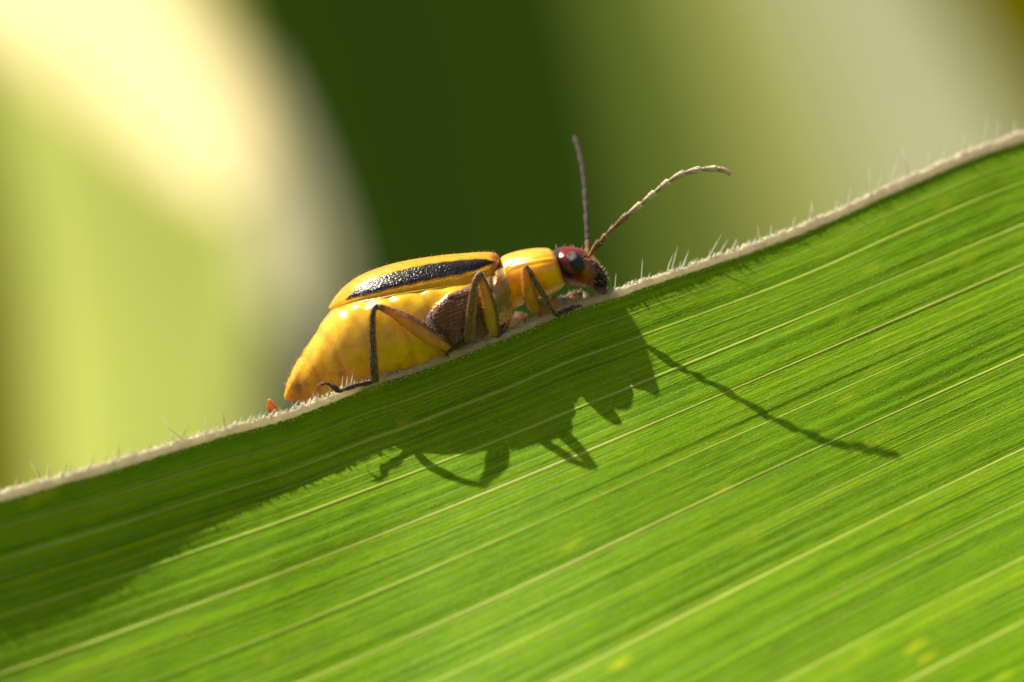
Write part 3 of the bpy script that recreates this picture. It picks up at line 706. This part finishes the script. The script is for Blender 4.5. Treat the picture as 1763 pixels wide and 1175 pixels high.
# fine bristles of body, face and wing cases
nrmB = BN
def sprinkle(mask, count, hs, l, r, lean, nmix, drop=0.0):
    idx = np.argwhere(mask & (np.sin(PHI) > -.35))
    for _ in range(count):
        i, j = idx[random.randrange(len(idx))]
        hs.add(BV[i, j] - BN[i, j] * .004, BN[i, j] * nmix + np.asarray(lean) * (1 - nmix) + np.random.default_rng(_).normal(0, .12, 3), l * random.uniform(.6, 1.3), r)
sprinkle((dm > 1), 1500, SILV, .062, .0040, (-.75, -.1, -.65), .30)
sprinkle((dms > 0), 420, SETA, .05, .0040, (-.5, -.1, -.8), .30)
sprinkle((dm > 1) & (BY > 572), 160, SILV, .10, .0055, (-.35, -.2, -.9), .35)
sprinkle((Sg < 8.5) & (Sg > .8) & (BY > 590 - (BX - 560) * .25), 620, SETA, .06, .0034, (-.75, 0, -.4), .38)
sprinkle((Sg > 24) & (Sg < 29.5), 240, SETA, .075, .0042, (.75, -.1, -.35), .55)
sprinkle((Sg > 20.5) & (Sg < 24) & ((BY < 430) | (BY > 486)), 30, SETA, .065, .0042, (.2, 0, .2), .85)
sprinkle((Sg > 10.8) & (Sg < 13) & (BY > 520), 90, SETA, .06, .004, (-.3, 0, -.8), .4)
for i in range(16, 150, 7):                                        # sparse upright bristles along the suture
    SETA.add(NCV[i, 2], (random.uniform(-.6, -.1), random.uniform(-.2, .2), 1), random.uniform(.035, .06), .004)
tag(DSET.build('dark_setae', M['dark_seta'], beetle), kind='stuff')
tag(SETA.build('golden_setae', M['seta'], beetle), kind='stuff')
M['silver'] = simple('silvery_bristle', (.50, .44, .38), .22, .2, noise=.1)
tag(SILV.build('silvery_setae', M['silver'], beetle), kind='stuff')

# a tiny orange scrap behind the leaf edge, next to the tail
p0 = P(470, 704, -.25)
V = []; F = []
for i in range(9):
    u = i / 8; w = .10 * math.sin(math.pi * min(1, .25 + u * .75)) * (1 - .35 * u) + .008
    c = p0 + np.array([.03 - .10 * u, .02 * math.sin(5 * u), -.08 + .24 * u])
    for k in range(8):
        a = k * math.pi / 4; V.append(c + np.array([math.cos(a) * w * 1.1, math.sin(a) * .03, .03 * math.sin(2 * a + i)]))
F = grid_faces(9, 8, True) + [tuple(range(7, -1, -1)), tuple(64 + k for k in range(8))]
tag(mesh_obj('plant_scrap', V, F, M['scrap']), 'tiny orange plant scrap stuck behind the leaf edge below the beetle tail', 'plant scrap')

# ------------------------------------------------------------------ maize leaves behind, far out of focus
def back_leaf(label, spine, side, halfw, mat, ribmat, curl=0.0, wave=1.0, asym=1.0, ribw=2.2, cat='leaf', group=None):
    """spine: points; side: across direction at both ends; curl: how far the halves turn (radians, + = away from the camera at the edges)"""
    root = empty('background_leaf'); n = 60; m = 25
    sp = catmull(spine, n); V = []; UVs = []; R = []
    for i in range(n):
        u = i / (n - 1); t = nrm(np.gradient(sp, axis=0)[i]); s = nrm(np.asarray(side[0]) * (1 - u) + np.asarray(side[1]) * u); s = nrm(s - t * (s @ t)); nn = np.cross(t, s)
        if nn[1] > 0: nn = -nn
        hw = halfw * (math.sin(math.pi * min(1, .12 + u * .88)) ** .45 if True else 1)
        for j in range(m):
            q = -1 + 2 * j / (m - 1); w = hw * (asym if q > 0 else 1.0)
            a = abs(q) * curl; 
            x = q * w * (math.sin(a) / a if a > 1e-4 else 1); z = -abs(q) * w * ((1 - math.cos(a)) / a if a > 1e-4 else 0)
            V.append(sp[i] + s * x + nn * (z + wave * abs(q) ** 2 * math.sin(u * 9 + q * 2))); UVs.append((u * 120, q * w))
        w_ = ribw * (1 - .5 * u)
        R += [sp[i] + s * w_ * .5 * c + nn * d for c, d in ((-1, .08), (-.6, .5), (0, .75), (.6, .5), (1, .08))]
    mesh_obj('blade', V, grid_faces(n, m), mat, root, uv=UVs)
    mesh_obj('midrib', R, grid_faces(n, 5), ribmat, root)
    return tag(root, label, cat, group)
BM = {'lit': blade_material('sunlit_blade', (.32, .40, .09), (.38, .46, .11), (.44, .52, .13), .35, False, (1.1, 1.1, .75)),  # blade tones differ from leaf to leaf to carry sun and shade as colour
      'cream': simple('cream_blade', (.52, .455, .20), .6, .12, (.6, .52, .22), noise=.06, nscale=.2),  # one pale cream tone over the whole strip
      'deep': blade_material('painted_shade_blade', (.052, .128, .014), (.070, .162, .018), (.090, .19, .024), .06, False),  # shade painted in as a darker green
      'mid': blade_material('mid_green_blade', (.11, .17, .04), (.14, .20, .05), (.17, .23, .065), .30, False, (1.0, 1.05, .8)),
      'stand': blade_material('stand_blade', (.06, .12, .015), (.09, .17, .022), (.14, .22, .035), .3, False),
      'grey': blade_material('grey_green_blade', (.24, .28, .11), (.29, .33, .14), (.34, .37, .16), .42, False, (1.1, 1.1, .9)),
      'pale': blade_material('painted_sheen_blade', (.30, .33, .20), (.36, .385, .24), (.41, .43, .27), .3, False, (1.1, 1.1, .8)),  # grey sky sheen painted into the base colour
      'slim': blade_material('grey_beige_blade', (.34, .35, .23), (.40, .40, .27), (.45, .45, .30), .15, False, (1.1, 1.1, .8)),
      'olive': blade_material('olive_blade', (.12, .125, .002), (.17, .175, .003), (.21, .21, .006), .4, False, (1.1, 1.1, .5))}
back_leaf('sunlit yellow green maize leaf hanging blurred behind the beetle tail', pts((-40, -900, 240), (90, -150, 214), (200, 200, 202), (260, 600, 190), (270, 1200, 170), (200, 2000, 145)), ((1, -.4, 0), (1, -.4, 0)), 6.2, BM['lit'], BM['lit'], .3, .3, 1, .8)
back_leaf('narrow cream maize leaf slanting down to its tip in front of the sunlit leaf', pts((-500, -700, 182), (-80, -170, 164), (130, -10, 154), (285, 140, 146), (425, 350, 136)), ((1, -.3, .4), (1, -.2, .3)), 3.9, BM['cream'], BM['cream'], .4, .15, 1, .8)
back_leaf('slim pale grey leaf hanging just behind the wing case tips', pts((400, 120, 178), (490, 370, 170), (515, 510, 166), (490, 700, 162), (420, 1500, 145)), ((1, -.15, 0), (1, -.15, 0)), 1.8, BM['slim'], BM['slim'], .4, .15, 1, .5)
back_leaf('deep green maize leaf with shade painted into its tone behind the beetle back', pts((400, -1500, 256), (590, -300, 254), (740, 400, 252), (900, 1200, 250), (1080, 2200, 248)), ((1, .25, 0), (1, .25, 0)), 11.5, BM['deep'], BM['deep'], .25, .4, 1.05, .8)
back_leaf('soft mid green maize leaf behind the antennae', pts((500, -1500, 262), (820, -300, 288), (1040, 400, 305), (1290, 1200, 325), (1550, 2200, 350)), ((1, .2, 0), (1, .2, 0)), 9.5, BM['mid'], BM['mid'], .25, .4, 1, .8)
back_leaf('grey green maize leaf between the mid green and the pale one', pts((500, -1500, 330), (950, -200, 360), (1230, 400, 376), (1700, 1400, 400)), ((1, .1, 0), (1, .1, 0)), 13, BM['grey'], BM['grey'], .3, .5, .9, 1.2)
back_leaf('pale greyish maize leaf with sky sheen painted in crossing behind the raised leaf edge', pts((300, -1700, 520), (1050, -300, 440), (1550, 500, 400), (2300, 1500, 350)), ((1, -.2, .3), (1, -.2, .3)), 34, BM['pale'], BM['pale'], .4, .6, .8, 1.5)
back_leaf('olive yellow maize leaf beyond the upper end of the leaf', pts((1150, -1200, 250), (1820, -100, 258), (2080, 400, 262), (2500, 1500, 270)), ((1, .3, 0), (1, .3, 0)), 7, BM['olive'], BM['olive'], .4, .4, 1, .8)
back_leaf('dark olive maize leaf at the far side of the sunlit leaf', pts((-220, -900, 250), (-100, 0, 254), (-30, 500, 258), (-30, 1500, 262)), ((1, .1, 0), (1, .1, 0)), 6.2, BM['olive'], BM['olive'], .4, .3, 1, .8)
back_leaf('broad deep green maize leaf farthest back closing the gaps', pts((300, -2200, 640), (600, -300, 600), (900, 500, 580), (1300, 2000, 540)), ((1, .1, 0), (1, .1, 0)), 70, BM['mid'], BM['mid'], .25, 2, 1, 3)
# more of the maize stand on either side and farther back, outside the picture
for i, (x, y, h, w, ln) in enumerate([(-520, 600, 220, 55, -60), (-420, 470, 190, 48, 50), (-335, 560, 180, 52, -30), (-250, 470, 140, 46, 30), (-185, 620, 120, 48, -20), (0, 900, 330, 70, 30), (-130, 820, 220, 60, -30),
                                      (120, 560, 240, 42, 30), (200, 640, 260, 50, -30), (285, 520, 230, 46, 40), (370, 440, 230, 46, -40), (450, 600, 260, 55, 40), (560, 420, 240, 52, 50)]):
    back_leaf('broad green maize leaf of the stand around the scene', [np.array([x + ln * .6 * (k / 4) ** 2, y + 14 * math.sin(k * 1.3 + i), h - (2 * h + 120) * k / 4]) for k in range(5)], ((1, .2, 0), (1, -.2, .1)), w * 1.15, BM['stand'], BM['stand'], .5, 3, 1, 4, group='maize leaves of the stand')
